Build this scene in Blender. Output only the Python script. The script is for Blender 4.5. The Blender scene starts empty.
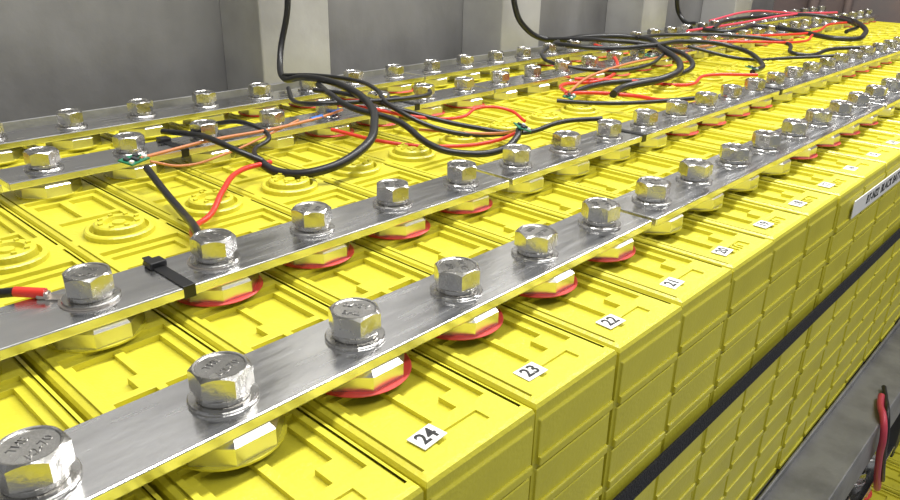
import bpy, bmesh, math, random
from mathutils import Vector, Matrix
random.seed(7)
S=0.2
sc=bpy.context.scene
col=sc.collection
X0,P=.3345,.4332
ROWS=[1.4585,2.2250,3.7550,4.5215]
MID=2.99; HL=2.026; ZT=-.17; CH=1.78
BT=-.065; BB=-.10

# ---------------------------------------------------------------- materials
def mat(name,colr,rough=.5,metal=0.,noise=None,bump=None,spec=.5,streak=None):
    m=bpy.data.materials.new(name); m.use_nodes=True
    nt=m.node_tree; b=nt.nodes['Principled BSDF']
    b.inputs['Base Color'].default_value=(*colr,1); b.inputs['Roughness'].default_value=rough
    b.inputs['Metallic'].default_value=metal
    b.inputs['Specular IOR Level'].default_value=spec
    tc=nt.nodes.new('ShaderNodeTexCoord')
    def ntex(scale,vec=(1,1,1),detail=4):
        mp=nt.nodes.new('ShaderNodeMapping'); mp.inputs['Scale'].default_value=vec
        nt.links.new(tc.outputs['Object'],mp.inputs[0])
        n=nt.nodes.new('ShaderNodeTexNoise'); n.inputs['Scale'].default_value=scale; n.inputs['Detail'].default_value=detail
        nt.links.new(mp.outputs[0],n.inputs['Vector']); return n
    if noise:
        sc_,c2,lo,hi=noise[:4]; n=ntex(sc_,noise[4] if len(noise)>4 else (1,1,1))
        r=nt.nodes.new('ShaderNodeMapRange'); r.inputs['From Min'].default_value=lo; r.inputs['From Max'].default_value=hi
        nt.links.new(n.outputs['Fac'],r.inputs['Value'])
        mx=nt.nodes.new('ShaderNodeMix'); mx.data_type='RGBA'
        mx.inputs['A'].default_value=(*colr,1); mx.inputs['B'].default_value=(*c2,1)
        nt.links.new(r.outputs[0],mx.inputs['Factor']); nt.links.new(mx.outputs['Result'],b.inputs['Base Color'])
    if streak:
        n=ntex(streak[0],streak[1]); r=nt.nodes.new('ShaderNodeMapRange')
        r.inputs['From Min'].default_value=.3; r.inputs['From Max'].default_value=.7
        r.inputs['To Min'].default_value=streak[2]; r.inputs['To Max'].default_value=streak[3]
        nt.links.new(n.outputs['Fac'],r.inputs['Value']); nt.links.new(r.outputs[0],b.inputs['Roughness'])
    if bump:
        n=ntex(bump[0],bump[2] if len(bump)>2 else (1,1,1)); bp=nt.nodes.new('ShaderNodeBump'); bp.inputs['Strength'].default_value=bump[1]
        bp.inputs['Distance'].default_value=.01
        nt.links.new(n.outputs['Fac'],bp.inputs['Height']); nt.links.new(bp.outputs[0],b.inputs['Normal'])
    return m
M_Y=mat('yellow_plastic',(.65,.595,.050),.32,0,noise=(3,(.57,.52,.042),.4,.7),bump=(60,.08))
M_RED=mat('red_insulator',(.64,.055,.045),.42)
M_PUCK=mat('terminal_metal',(.74,.735,.71),.28,1)
M_BAR=mat('tinned_busbar',(.84,.84,.845),.22,1,noise=(5,(.74,.74,.75),.4,.65,(.6,2,1)),bump=(3,.08,(.5,2,1)),streak=(6,(.5,5,1),.14,.30))
M_BOLT=mat('stainless_steel',(.58,.57,.55),.24,1,bump=(30,.05),streak=(18,(1,1,1),.16,.32))
M_BLK=mat('black_rubber',(.012,.012,.013),.38)
M_REDW=mat('red_wire_pvc',(.62,.035,.02),.35)
M_ORW=mat('orange_wire_pvc',(.50,.19,.08),.4)
M_PINKW=mat('pink_wire_pvc',(.60,.06,.10),.4)
M_WHT=mat('white_label',(.80,.80,.78),.5)
M_INK=mat('black_ink',(.01,.01,.01),.6)
M_PCB=mat('green_circuit_board',(.02,.17,.09),.4)
M_BLUE=mat('blue_heatshrink',(.02,.13,.45),.4)
M_COP=mat('tinned_lug',(.66,.60,.54),.3,1)
M_WALL=mat('grey_painted_steel',(.215,.212,.21),.42,0,noise=(1.6,(.13,.127,.125),.35,.7,(1,1,.5)),bump=(5,.15))
M_COLM=mat('column_paint',(.37,.365,.355),.45,0,noise=(1.5,(.27,.265,.255),.4,.7),bump=(6,.1))
M_END=mat('end_wall_paint',(.17,.125,.115),.6,0,noise=(1.2,(.13,.115,.115),.4,.6))
M_RACK=mat('galvanised_rack',(.29,.29,.295),.45,.3,noise=(4,(.18,.18,.185),.4,.7),bump=(20,.1))
M_DARK=mat('dark_steel',(.05,.05,.055),.5,.2)
M_FLR=mat('concrete',(.22,.21,.2),.8,0,noise=(2,(.15,.145,.14),.4,.6))
M_CEIL=mat('ceiling_paint',(.66,.66,.66),.8,0,noise=(1,(.54,.54,.54),.4,.6))
M_STRAP=mat('black_webbing',(.02,.021,.026),.75,0,bump=(90,.6,(1,.2,1)))

# ---------------------------------------------------------------- mesh helpers
def finish(bm,name,mats,smooth_angle=None):
    me=bpy.data.meshes.new(name); bm.normal_update(); bm.to_mesh(me); bm.free()
    for m in mats: me.materials.append(m)
    return me
def obj(name,me,loc=(0,0,0),rot=(0,0,0),parent=None):
    o=bpy.data.objects.new(name,me); o.location=loc; o.rotation_euler=rot; col.objects.link(o)
    if parent: o.parent=parent
    return o
def empty(name,loc=(0,0,0)):
    o=bpy.data.objects.new(name,None); o.empty_display_size=.1; o.location=loc; col.objects.link(o); return o
def box(bm,x0,x1,y0,y1,z0,z1,mi=0,bev=0):
    r=bmesh.ops.create_cube(bm,size=1)
    vs=r['verts']
    for v in vs: v.co=Vector(((x0+x1)/2+v.co.x*(x1-x0),(y0+y1)/2+v.co.y*(y1-y0),(z0+z1)/2+v.co.z*(z1-z0)))
    fs={f for v in vs for f in v.link_faces}
    for f in fs: f.material_index=mi
    if bev:
        es=list({e for v in vs for e in v.link_edges})
        r=bmesh.ops.bevel(bm,geom=es,offset=bev,segments=2,affect='EDGES',profile=.5)
        for f in r['faces']: f.material_index=mi
def cyl(bm,x,y,z0,z1,r0,r1=None,n=24,mi=0,ph=0,smooth=True,cap=True):
    if r1 is None: r1=r0
    lo=[bm.verts.new((x+r0*math.cos(ph+2*math.pi*i/n),y+r0*math.sin(ph+2*math.pi*i/n),z0)) for i in range(n)]
    hi=[bm.verts.new((x+r1*math.cos(ph+2*math.pi*i/n),y+r1*math.sin(ph+2*math.pi*i/n),z1)) for i in range(n)]
    for i in range(n):
        f=bm.faces.new((lo[i],lo[(i+1)%n],hi[(i+1)%n],hi[i])); f.material_index=mi; f.smooth=smooth
    if cap:
        f=bm.faces.new(hi); f.material_index=mi
        f=bm.faces.new(list(reversed(lo))); f.material_index=mi
def revolve(bm,x,y,prof,n=32,mi=0,flat_from=None):
    rings=[]
    for r,z in prof:
        if r<1e-6: rings.append([bm.verts.new((x,y,z))])
        else: rings.append([bm.verts.new((x+r*math.cos(2*math.pi*i/n),y+r*math.sin(2*math.pi*i/n),z)) for i in range(n)])
    for a,b in zip(rings,rings[1:]):
        for i in range(n):
            j=(i+1)%n
            if len(a)==1 and len(b)==1: continue
            if len(b)==1: f=bm.faces.new((a[i],a[j],b[0]))
            elif len(a)==1: f=bm.faces.new((a[0],b[j],b[i]))
            else: f=bm.faces.new((a[i],a[j],b[j],b[i]))
            f.material_index=mi
def relief(bm,u0,u1,v0,v1,rects,fn,bev=.006,mi=0):
    """stepped relief panel; rects=(u0,u1,v0,v1,h) painted in order; fn maps (u,v,h)->xyz"""
    us=sorted({round(a,5) for r in rects for a in r[:2]}|{u0,u1}); vs=sorted({round(a,5) for r in rects for a in r[2:4]}|{v0,v1})
    us=[u for u in us if u0-1e-6<=u<=u1+1e-6]; vs=[v for v in vs if v0-1e-6<=v<=v1+1e-6]
    t=bmesh.new(); cache={}
    def V(u,v,h):
        k=(round(u,5),round(v,5),round(h,5))
        if k not in cache: cache[k]=t.verts.new(k)
        return cache[k]
    def H(i,j):
        cu=(us[i]+us[i+1])/2; cv=(vs[j]+vs[j+1])/2; h=0
        for r in rects:
            if r[0]<cu<r[1] and r[2]<cv<r[3]: h=r[4]
        return h
    nu,nv=len(us)-1,len(vs)-1
    hs=[[H(i,j) for j in range(nv)] for i in range(nu)]
    for i in range(nu):
        for j in range(nv):
            h=hs[i][j]; a,b,c,d=us[i],us[i+1],vs[j],vs[j+1]
            t.faces.new((V(a,c,h),V(b,c,h),V(b,d,h),V(a,d,h)))
            if i+1<nu and hs[i+1][j]!=h:
                g=hs[i+1][j]; t.faces.new((V(b,d,h),V(b,c,h),V(b,c,g),V(b,d,g)))
            if j+1<nv and hs[i][j+1]!=h:
                g=hs[i][j+1]; t.faces.new((V(a,d,h),V(b,d,h),V(b,d,g),V(a,d,g)))
    bmesh.ops.dissolve_limit(t,angle_limit=.01,verts=t.verts,edges=t.edges)
    es=[e for e in t.edges if len(e.link_faces)==2 and e.calc_face_angle(0)>.5]
    bmesh.ops.bevel(t,geom=es,offset=bev,segments=2,affect='EDGES',profile=.5,clamp_overlap=True)
    bmesh.ops.triangulate(t,faces=[f for f in t.faces if len(f.verts)>4])
    m={}
    for v in t.verts: m[v]=bm.verts.new(fn(*v.co))
    for f in t.faces:
        g=bm.faces.new([m[v] for v in f.verts]); g.material_index=mi
    t.free()
def text_mesh(body,size,extr=.0005,off=0):
    c=bpy.data.curves.new('t','FONT'); c.body=body; c.size=size; c.align_x='CENTER'; c.align_y='CENTER'; c.extrude=extr; c.resolution_u=2; c.offset=off
    o=bpy.data.objects.new('t',c); col.objects.link(o)
    dg=bpy.context.evaluated_depsgraph_get(); dg.update()
    me=bpy.data.meshes.new_from_object(o.evaluated_get(dg)); bpy.data.objects.remove(o); me.materials.clear(); return me
def add_mesh(bm,me,M,mi):
    n0=len(bm.verts); nf=len(bm.faces)
    bm.from_mesh(me); bm.verts.ensure_lookup_table(); bm.faces.ensure_lookup_table()
    for v in bm.verts[n0:]: v.co=M@v.co
    for f in bm.faces[nf:]: f.material_index=mi
def tube(name,pts,r,m,parent=None,res=8):
    c=bpy.data.curves.new(name,'CURVE'); c.dimensions='3D'; c.bevel_depth=r; c.bevel_resolution=3; c.resolution_u=res; c.use_fill_caps=True
    s=c.splines.new('BEZIER'); s.bezier_points.add(len(pts)-1)
    for bp,p in zip(s.bezier_points,pts): bp.co=p; bp.handle_left_type='AUTO'; bp.handle_right_type='AUTO'
    o=bpy.data.objects.new(name,c); col.objects.link(o)
    dg=bpy.context.evaluated_depsgraph_get(); dg.update()
    me=bpy.data.meshes.new_from_object(o.evaluated_get(dg)); bpy.data.objects.remove(o)
    me.materials.clear(); me.materials.append(m)
    for p in me.polygons: p.use_smooth=True
    return obj(name,me,parent=parent)

# ---------------------------------------------------------------- battery cell mesh
bm=bmesh.new()
hw=P/2-.006; c=.018
def ring(ix,iy,z): return [bm.verts.new(p) for p in ((-hw+ix,-HL+iy,z),(hw-ix,-HL+iy,z),(hw-ix,HL-iy,z),(-hw+ix,HL-iy,z))]
rs=[ring(c,c,0),ring(c*.3,c*.3,-c*.3),ring(0,0,-c)]
for a,b in zip(rs,rs[1:]):
    for i in range(4): bm.faces.new((a[i],b[i],b[(i+1)%4],a[(i+1)%4]))
bot=ring(0,0,-CH)
for i in (1,3): bm.faces.new((rs[2][i],bot[i],bot[(i+1)%4],rs[2][(i+1)%4]))
bm.faces.new(list(reversed(bot)))
w=.165
R=[]
def both(r): 
    R.append(r); R.append((r[0],r[1],-r[3],-r[2],r[4]))
# end zone: tray with two pockets and corner steps
both((-w,w,-1.88,-1.58,-.016))
both((-w+.030,w-.030,-1.855,-1.60,-.034))
both((-.014,.014,-1.855,-1.60,-.018))
both((-w+.030,-w+.085,-1.855,-1.785,-.016)); both((w-.085,w-.030,-1.855,-1.785,-.016))
both((-.09,.09,-1.965,-1.915,-.008))
# zone between the terminals
both((-w,w,-1.41,-.88,-.018))
both((-w+.028,-.014,-1.385,-1.18,-.040)); both((.014,w-.028,-1.385,-1.18,-.040))
both((-w+.028,w-.028,-1.15,-.905,-.040)); both((-.05,.05,-1.15,-1.08,-.018)); both((-.014,.014,-1.08,-.905,-.026))
# zone between terminal and vent
both((-w,w,-.63,-.17,-.018))
both((-w+.03,-.02,-.60,-.34,-.040)); both((.02,w-.03,-.60,-.34,-.040)); both((-w+.03,w-.03,-.31,-.20,-.034))
both((-.194,-.183,-1.99,-.03,-.009)); both((.183,.194,-1.99,-.03,-.009))
relief(bm,-hw+c,hw-c,-HL+c,HL-c,R,lambda u,v,h:(u,v,h),bev=.006)
def endR():
    E=[]; z=-.05
    while z>-CH+.05:
        zb=max(z-.172,-CH+.02)
        E.append((-hw+.014,hw-.014,zb+.012,z-.006,.009))
        E.append((-hw+.014,hw-.014,zb+.012,zb+.042,.018))
        z-=.172
    return E
relief(bm,-hw,hw,-CH,-c,endR(),lambda u,v,h:(u,-HL-h,v),bev=.005)
relief(bm,-hw,hw,-CH,-c,endR(),lambda u,v,h:(-u,HL+h,v),bev=.005)
# vent cap
revolve(bm,0,0,[(.140,.0),(.140,.020),(.132,.026),(.118,.026),(.112,.002),(.104,.002),(.100,.044),(.092,.050),(.062,.050),(.056,.030),(.030,.030),(.027,.048),(.0,.048)],n=32)
for k in range(8):
    a=k*math.pi/4; box(bm,.077*math.cos(a)-.008,.077*math.cos(a)+.008,.077*math.sin(a)-.008,.077*math.sin(a)+.008,.045,.058)
# terminals: -y side negative (bare), +y side positive (red ring)
for yy in (-1.5315,-.765,.765,1.5315):
    revolve(bm,0,yy,[(.150,0),(.150,.006),(.0,.006)],n=32)
    if yy>0: revolve(bm,0,yy,[(.156,.003),(.160,.006),(.160,.008),(.156,.011),(.0,.011)],n=40,mi=1)
    cyl(bm,0,yy,.006,.055,.148,.148,n=8,mi=2,ph=math.pi/8,smooth=False)
    cyl(bm,0,yy,.055,.0695,.148,.130,n=8,mi=2,ph=math.pi/8,smooth=False)
tm=text_mesh('012',.075,.003,.001)
add_mesh(bm,tm,Matrix.Translation((0,-1.94,-.005))@Matrix.Rotation(math.pi,4,'Z'),0)
cell_me=finish(bm,'battery_cell',[M_Y,M_RED,M_PUCK])

N0,N1=-3,33
for n in range(N0,N1+1):
    g=((n-2)//4)%2
    obj('battery_cell',cell_me,(X0+P*n,MID+random.uniform(-.006,.006),ZT+random.uniform(-.004,0)),(0,0,math.pi if g==0 else 0))
ZL=-3.25; YL=MID-.62
for n in range(7,30):
    g=((n-2)//4)%2
    obj('battery_cell',cell_me,(X0+P*n+.1,YL,ZL),(0,0,math.pi if g==0 else 0))

# ---------------------------------------------------------------- bus bars
BWH=.135
def bar_mesh(x0,x1):
    bm=bmesh.new(); L=x1-x0
    box(bm,-L/2,L/2,-BWH,BWH,-.0175,.0175,bev=.004)
    return finish(bm,'busbar',[M_BAR])
bm8=bar_mesh(0,8*P-.03)
for ri,y in enumerate(ROWS):
    starts=range(-2,34,8) if ri<2 else range(-6,34,8)
    for s in starts:
        e=min(s+7,N1); s2=max(s,N0)
        xa=X0+P*(s2-.5)+.015; xb=X0+P*(e+.5)-.015
        me=bm8 if e-s2==7 else bar_mesh(xa,xb)
        obj('busbar',me,((xa+xb)/2,y+random.uniform(-.006,.006),(BT+BB)/2),(0,0,random.uniform(-.0015,.0015)))
me=bar_mesh(0,23*P)
for y in (ROWS[0],ROWS[1]): obj('busbar',me,(X0+P*18+.1,y-.62,ZL+.0875))

# ---------------------------------------------------------------- bolts
bm=bmesh.new()
revolve(bm,0,0,[(.086,0),(.087,.004),(.087,.008),(.084,.011),(.0,.011)],n=32)
revolve(bm,0,0,[(.064,.011),(.067,.014),(.067,.027),(.064,.030),(.0,.030)],n=32)
R0=.078
hz0,hz1=.031,.094
seg=8
lo=[];hi=[];top=[]
flat=R0*math.cos(math.pi/6)
for k in range(6*seg):
    a=2*math.pi*k/(6*seg); aa=(a%(math.pi/3))-math.pi/6
    r=flat/math.cos(aa)
    lo.append(bm.verts.new((r*math.cos(a),r*math.sin(a),hz0+max(0,(r-flat)*.35))))
    hi.append(bm.verts.new((r*math.cos(a),r*math.sin(a),hz1-.002-(r-flat)*.75)))
    top.append(bm.verts.new((flat*.97*math.cos(a),flat*.97*math.sin(a),hz1)))
N=len(lo)
for k in range(N):
    j=(k+1)%N
    bm.faces.new((lo[k],lo[j],hi[j],hi[k])); bm.faces.new((hi[k],hi[j],top[j],top[k]))
bm.faces.new(list(reversed(lo)))
inner=[bm.verts.new((v.co.x*.93,v.co.y*.93,hz1-.001)) for v in top]
inner2=[bm.verts.new((v.co.x*.89,v.co.y*.89,hz1-.004)) for v in top]
for k in range(N):
    j=(k+1)%N
    bm.faces.new((top[k],top[j],inner[j],inner[k])); bm.faces.new((inner[k],inner[j],inner2[j],inner2[k]))
bm.faces.new(inner2)
t1=text_mesh('A2-70',.032,.0015); t2=text_mesh('THE',.028,.0015)
add_mesh(bm,t1,Matrix.Translation((0,-.022,hz1-.0035)),0); add_mesh(bm,t2,Matrix.Translation((0,.024,hz1-.0035)),0)
bolt_me=finish(bm,'hex_bolt',[M_BOLT])
hb=empty('hex_bolts')
for ri,y in enumerate(ROWS):
    for n in range(N0+1,N1+1):
        obj('bolt',bolt_me,(X0+P*n+random.uniform(-.006,.006),y+random.uniform(-.006,.006),BT),(0,0,random.uniform(0,6.28)),hb)
for y in (ROWS[0],ROWS[1]):
    for n in range(7,30): obj('bolt',bolt_me,(X0+P*n+.1,y-.62,ZL+.105),(0,0,random.uniform(0,6.28)),hb)

# ---------------------------------------------------------------- number labels
bm=bmesh.new()
for n in range(2,26):
    x=X0+P*n-.088+random.uniform(-.008,.008); y=1.073+random.uniform(-.006,.006)
    T=Matrix.Translation((x,y,ZT))@Matrix.Rotation(random.uniform(-.08,.08),4,'Z')
    b2=bmesh.new(); box(b2,-.044,.044,-.031,.031,0,.003); m2=finish(b2,'t',[])
    add_mesh(bm,m2,T,0)
    add_mesh(bm,text_mesh(str(26-n),.060,.0006,.0015),T@Matrix.Translation((0,0,.0035)),1)
obj('number_labels',finish(bm,'number_labels',[M_WHT,M_INK]))
bm=bmesh.new()
box(bm,-.75,.75,-.002,.002,-.05,.05,0)
add_mesh(bm,text_mesh('BT-N22  BLACK BATTERY  3.2V',.075,.0006,.001),Matrix.Translation((0,-.003,0))@Matrix.Rotation(math.pi/2,4,'X'),1)
obj('warning_label',finish(bm,'warning_label',[M_WHT,M_INK]),(4.98,MID-HL-.028,-.300))

# ---------------------------------------------------------------- strap, rack
bm=bmesh.new(); box(bm,-7.6,7.6,-.006,.006,-.045,.045,bev=.003)
obj('tension_strap',finish(bm,'tension_strap',[M_STRAP]),(6.9,MID-HL-.031,-.83))
rk=empty('battery_rack')
def part(name,args,m,bev=.008):
    bm=bmesh.new(); box(bm,*args,bev=bev); return obj(name,finish(bm,name,[m]),parent=rk)
zr=ZT-CH-.002
part('front_rail_top',(-1,15.1,.64,.955,zr-.04,zr-.0),M_RACK)
part('front_rail_web',(-1,15.1,.64,.68,zr-.34,zr-.04),M_RACK)
part('front_rail_lip',(-1,15.1,.915,.935,zr,zr+.05),M_RACK)
part('shelf_deck',(-1,15.1,.957,5.05,zr-.06,zr-.004),M_DARK)
part('back_rail',(-1,15.1,5.05,5.12,zr-.3,zr+.1),M_RACK)
for x in (6.9,11.5,15.0,-.9): part('post',(x-.1,x+.1,.70,.86,-6.0,zr-.04),M_DARK)
part('lower_shelf',(2.9,13.6,.30,4.5,ZL-CH-.1,ZL-CH),M_DARK)

# ---------------------------------------------------------------- zip ties
def tie(x,y,ang=0):
    bm=bmesh.new()
    t=.005; w=.022
    box(bm,-w,w,-BWH-t,BWH+t,.018,.018+t,bev=.002); box(bm,-w,w,-BWH-t,BWH+t,-.018-t,-.018,bev=.002)
    box(bm,-w,w,-BWH-t,-BWH,-.022,.022,bev=.002); box(bm,-w,w,BWH,BWH+t,-.022,.022,bev=.002)
    box(bm,-w-.008,w+.008,.06,.115,.018,.042,bev=.004)
    box(bm,-w*.6,w*.6,.11,.16,.026,.032,bev=.002)
    obj('cable_tie',finish(bm,'cable_tie',[M_BLK]),(x,y,(BT+BB)/2),(0,0,ang))
tie(1.03,ROWS[1]); tie(1.86,ROWS[2],.0); tie(4.0,ROWS[1]); tie(3.6,ROWS[2]); tie(6.2,ROWS[1]); tie(7.3,ROWS[2])

# ---------------------------------------------------------------- cables
K=.022
BC=lambda pts,k=1: tube('black_cable',pts,K*k,M_BLK)
BC([(3.5,5.02,1.6),(3.52,5.0,.9),(3.55,4.99,.53),(3.44,4.98,.12),(3.30,4.75,0),(3.25,4.45,.05),(3.2,4.15,.08),(3.13,3.80,.08),(2.98,3.42,.06),(2.76,3.12,.03),(2.48,2.90,-.03),(2.22,2.92,-.10),(2.08,3.10,-.12),(2.06,3.25,-.08)],1.1)
BC([(3.2,4.2,.04),(3.0,3.8,.05),(2.88,3.45,.04),(2.95,3.12,0),(2.92,2.80,-.08),(2.98,2.66,-.1),(3.14,2.52,-.09),(3.35,2.55,-.05),(3.43,2.60,-.03)],.9)
BC([(3.05,4.05,.04),(3.1,3.7,.05),(3.25,3.35,-.02),(3.5,3.0,-.10),(3.7,2.75,-.12),(3.9,2.62,-.06),(4.1,2.45,-.04)],.7)
BC([(3.30,4.75,.02),(3.34,4.4,.06),(3.42,4.1,.06),(3.30,3.7,.06),(3.15,3.4,.02),(3.3,3.0,-.1),(3.55,2.75,-.1),(3.45,2.6,-.04)],.7)
BC([(3.02,4.3,.02),(2.85,4.0,.0),(2.80,3.75,.03),(2.95,3.6,.04),(3.3,3.5,.03),(3.7,3.6,.0),(3.9,3.9,.0)],.7)
BC([(2.06,3.2,-.08),(1.98,3.3,-.03),(1.95,3.5,.0),(1.97,3.72,-.02),(1.9,3.93,-.03)],.75)
BC([(2.06,3.24,-.08),(2.16,3.42,-.08),(2.32,3.52,-.05),(2.28,3.7,-.0),(2.2,3.95,-.04)],.6)
BC([(1.55,3.42,-.06),(1.50,3.15,-.11),(1.44,2.90,-.12),(1.30,2.52,-.06),(1.22,2.34,-.04)],.8)
BC([(6.3,5.04,1.5),(6.36,5.02,.8),(6.4,5.0,.37),(6.59,5.0,.14),(6.87,4.90,.0),(7.1,4.5,.05),(7.45,4.1,.05),(7.0,3.6,.03),(6.5,3.13,-.02),(5.9,2.95,-.05),(5.5,3.1,-.1),(5.15,3.0,-.1)],1.4)
BC([(6.87,4.9,.0),(6.95,4.26,.05),(7.2,3.7,.02),(6.9,3.2,-.05),(6.2,3.1,-.1),(5.5,3.3,-.1),(4.9,3.25,-.1)],1.1)
BC([(6.8,4.7,.0),(6.3,4.3,.05),(6.4,3.9,.05),(6.9,3.7,.05),(7.6,3.6,.05),(8.0,3.3,0),(7.6,2.8,-.08),(7.0,2.65,-.08)],1.1)
BC([(6.2,4.4,.02),(5.7,4.1,.02),(5.5,3.8,0),(5.8,3.5,-.05),(6.4,3.4,-.05),(6.9,3.5,0)],.8)
BC([(7.4,4.1,.05),(8.2,4.1,.03),(8.7,3.6,.03),(9.0,3.1,-.02),(8.6,2.8,-.08),(9.2,2.6,-.05),(9.4,2.3,-.02)],1.0)
BC([(9.9,5.04,1.3),(10.05,5.02,.3),(10.2,5.0,.05),(9.9,4.6,0),(9.3,4.0,0),(9.8,3.95,0),(10.4,3.9,0),(10.2,3.4,0),(10.0,2.75,-.02),(10.6,2.7,0),(11.4,3.0,.05),(12.3,3.5,.05)],1.4)
BC([(9.3,4.1,.02),(10.1,4.3,.05),(11.0,4.1,.08),(11.8,3.6,.08),(11.6,3.1,.02),(10.9,3.0,-.02)],1.2)
BC([(.33,2.70,-.09),(.50,2.52,-.07),(.615,2.385,-.045)],.7)
BC([(4.6,3.15,-.1),(4.75,2.9,-.1),(5.0,2.7,-.1),(5.2,2.35,-.04)],.7)
BC([(7.6,3.6,.0),(7.9,3.1,-.1),(8.4,2.8,-.1),(8.6,2.35,-.04)],.8)
RW=lambda pts,k=.6: tube('red_wire',pts,K*k,M_REDW)
RW([(2.12,3.22,-.1),(1.88,3.13,-.08),(1.66,2.93,-.09),(1.52,2.80,-.13),(1.40,2.72,-.13),(1.24,2.36,-.05)])
RW([(2.95,3.9,-.02),(3.05,3.6,0),(3.3,3.25,-.05),(3.6,3.2,-.08),(3.84,3.25,-.06),(4.0,3.14,-.08),(3.95,2.95,-.12)],.5)
RW([(2.75,3.5,-.08),(2.9,3.15,-.12),(3.1,2.9,-.13),(3.35,2.7,-.1),(3.45,2.6,-.04)],.5)
RW([(4.7,3.15,-.08),(5.0,3.2,-.1),(5.3,2.95,-.12),(5.25,2.6,-.1),(5.3,2.3,-.04)],.7)
RW([(5.5,3.6,-.1),(5.8,3.2,-.1),(6.1,2.85,-.12),(6.6,2.9,-.1),(7.0,2.6,-.1)],.65)
RW([(6.9,4.3,0),(6.5,3.9,.02),(6.2,3.6,-.05),(5.6,3.4,-.1),(5.2,3.5,-.1),(4.8,3.2,-.08)],.7)
RW([(8.6,3.9,0),(9.3,3.5,0),(10.2,3.2,0),(11.2,3.3,.03),(12,3.2,.02)],.7)
RW([(7.3,3.9,0),(8.0,3.8,0),(8.6,3.3,0),(9.3,3.0,-.02),(9.9,3.1,0)],.65)
PW=lambda pts,k=.7: tube('pink_wire',pts,K*k,M_PINKW)
PW([(9.0,4.3,0),(10.2,4.2,.02),(11.5,3.9,.1),(12.4,3.6,.1)])
PW([(10.5,4.7,0),(11.3,4.5,.1),(12.3,4.3,.05),(12.9,3.9,.02)])
PW([(5.36,.72,zr+.03),(5.22,.69,zr+.03),(5.06,.63,zr+.03),(5.03,.605,zr-.04),(5.12,.60,zr-.28),(5.5,.60,-2.75),(6.2,.68,-3.10)],1.05)
BC([(5.50,.74,zr+.03),(5.32,.68,zr+.03),(5.14,.625,zr+.03),(5.11,.60,zr-.05),(5.22,.59,zr-.30),(5.7,.60,-2.8),(6.4,.70,-3.12)],.75)
OW=lambda pts,k=.5: tube('orange_wire',pts,K*k,M_ORW)
OW([(1.56,3.5,-.03),(1.70,3.56,-.04),(2.0,3.58,-.03),(2.35,3.57,-.03),(2.7,3.58,-.02),(3.0,3.7,-.03)],.40)
OW([(1.60,3.48,-.05),(1.75,3.47,-.10),(2.05,3.52,-.10),(2.3,3.55,-.06),(2.6,3.62,-.02)],.30)
OW([(3.2,3.2,-.1),(3.35,2.95,-.1),(3.5,2.8,-.1),(3.45,2.62,-.04)],.4)
OW([(4.75,3.15,-.06),(5.4,3.4,-.05),(6.0,3.5,-.04),(6.6,3.55,-.04),(7.4,3.5,-.04)])
OW([(7.0,3.9,0),(7.7,3.6,-.02),(8.5,3.5,0),(9.4,3.5,.0)])

def joint(name,a,b,r,m):
    tube(name,[a,((a[0]+b[0])/2,(a[1]+b[1])/2,(a[2]+b[2])/2),b],r,m)
joint('blue_crimp',(2.66,3.58,-.02),(2.76,3.60,-.02),.014,M_BLUE)
joint('blue_crimp',(2.88,3.66,-.03),(2.97,3.70,-.03),.014,M_BLUE)
joint('red_crimp',(.61,2.39,-.045),(.675,2.32,-.048),.017,M_REDW)
def lug(x,y,ang):
    bm=bmesh.new()
    revolve(bm,0,0,[(.090,0),(.090,.004),(.0,.004)],n=24)
    box(bm,.08,.13,-.018,.018,0,.006,bev=.002); box(bm,.12,.16,-.014,.014,0,.024,bev=.006)
    obj('ring_lug',finish(bm,'ring_lug',[M_COP]),(x,y,BT+.0005),(0,0,ang))
lug(X0+P,ROWS[1],math.radians(135)); lug(X0+2*P,ROWS[1],math.radians(75)); lug(X0+7*P,ROWS[1],math.radians(60))
def pcb(x,y,z,rx,rz,s=1):
    bm=bmesh.new()
    box(bm,-.07,.07,-.040,.040,-.004,.004,0,bev=.001)
    for (a,b,w_,h_,mi) in ((-.045,.01,.012,.012,1),(-.01,-.012,.012,.018,1),(.030,.012,.016,.01,1),(.05,-.02,.01,.01,2),(-.055,-.025,.01,.008,2)):
        box(bm,a-w_,a+w_,b-h_,b+h_,.004,.016,mi,bev=.001)
    o=obj('circuit_board',finish(bm,'circuit_board',[M_PCB,M_DARK,M_WHT]),(x,y,z),(rx,0,rz)); o.scale=(s,)*3
pcb(1.53,3.50,-.03,math.radians(12),.5); pcb(3.46,2.60,-.02,.3,.9); pcb(4.72,3.12,-.08,.2,.4); pcb(7.1,2.7,-.06,.2,.8)
pcb(6.8,3.6,-.02,.2,.3)

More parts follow.
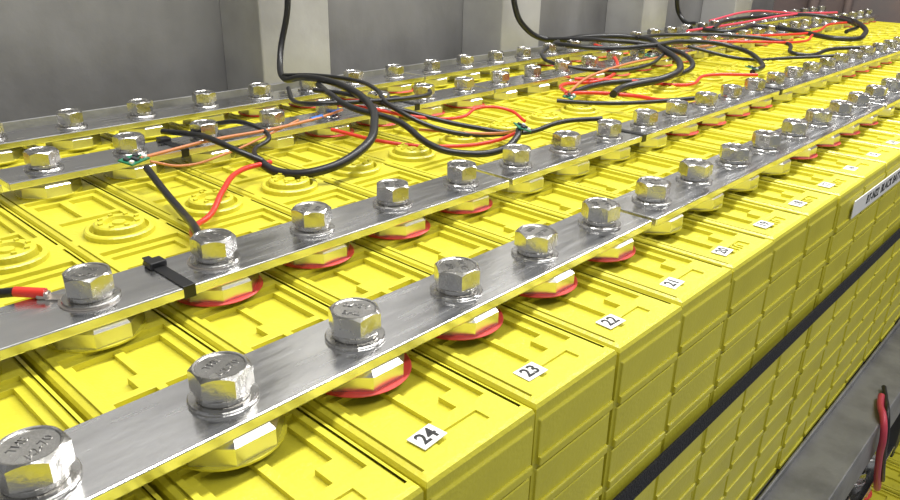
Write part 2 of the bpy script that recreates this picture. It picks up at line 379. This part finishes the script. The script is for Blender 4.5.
# ---------------------------------------------------------------- room
def wallbox(name,args,m):
    bm=bmesh.new(); box(bm,*args); return obj(name,finish(bm,name,[m]))
ZF=-6.0; ZC=7.0
wallbox('wall_back',(-6,15.8,5.72,5.9,ZF,ZC),M_WALL)
wallbox('wall_right',(15.6,15.8,-6,5.72,ZF,ZC),M_END)
wallbox('floor',(-6,15.8,-6,5.9,ZF-.2,ZF),M_FLR)
wallbox('ceiling',(-6,15.8,-6,5.9,ZC,ZC+.2),M_CEIL)
for k in range(-1,4):
    x=3.39+3*k
    bm=bmesh.new(); box(bm,x,x+.68,5.15,5.72,ZF,ZC,bev=.012)
    obj('steel_column',finish(bm,'steel_column',[M_COLM]))
bm=bmesh.new(); box(bm,-3,15.4,5.13,5.145,-.26,-.12,bev=.003)
obj('back_ledge_trim',finish(bm,'back_ledge_trim',[M_RACK]))
bm=bmesh.new()
for yy,r in ((4.9,.10),(4.3,.07),(1.2,.09)): cyl(bm,15.35,yy,ZF,ZC,r,n=20)
obj('wall_pipes',finish(bm,'wall_pipes',[M_END]))

# ---------------------------------------------------------------- lights
def area(name,loc,sx,sy,e,colr=(1,.99,.97),rot=(0,0,0)):
    l=bpy.data.lights.new(name,'AREA'); l.shape='RECTANGLE'; l.size=sx*S; l.size_y=sy*S; l.energy=e*S*S; l.color=colr
    o=bpy.data.objects.new(name,l); o.location=loc; o.rotation_euler=rot; col.objects.link(o)
area('ceiling_lamp',(3,2.6,6.8),7,.8,800)
area('ceiling_lamp',(11,2.6,6.8),7,.8,800)
area('ceiling_lamp',(3,-3,6.8),7,.8,360)
area('ceiling_lamp',(11,-3,6.8),7,.8,360)
w=bpy.data.worlds.new('world'); sc.world=w; w.use_nodes=True
w.node_tree.nodes['Background'].inputs[0].default_value=(.95,.97,1,1); w.node_tree.nodes['Background'].inputs[1].default_value=.32

# ---------------------------------------------------------------- camera
f=738.6;p=math.radians(22.882);ro=math.radians(1.312);y=math.radians(42.357)
fw=Vector((math.cos(y),math.sin(y),0)); rt=Vector((math.sin(y),-math.cos(y),0)); up=Vector((0,0,1))
F=fw*math.cos(p)-up*math.sin(p); U=fw*math.sin(p)+up*math.cos(p)
R2=rt*math.cos(ro)+U*math.sin(ro); U2=-rt*math.sin(ro)+U*math.cos(ro)
cd=bpy.data.cameras.new('camera'); cd.sensor_width=36; cd.lens=36*f/900; cd.clip_start=.01
co=bpy.data.objects.new('camera',cd); col.objects.link(co)
M=Matrix((R2,U2,-F)).transposed().to_4x4(); M.translation=Vector((0,0,1))
co.matrix_world=M; sc.camera=co

for o in list(col.objects):
    if o.parent is None:
        o.location=o.location*S
        if o.type in ('MESH','EMPTY'): o.scale=o.scale*S
sc.view_settings.view_transform='Standard'
sc.view_settings.look='None'
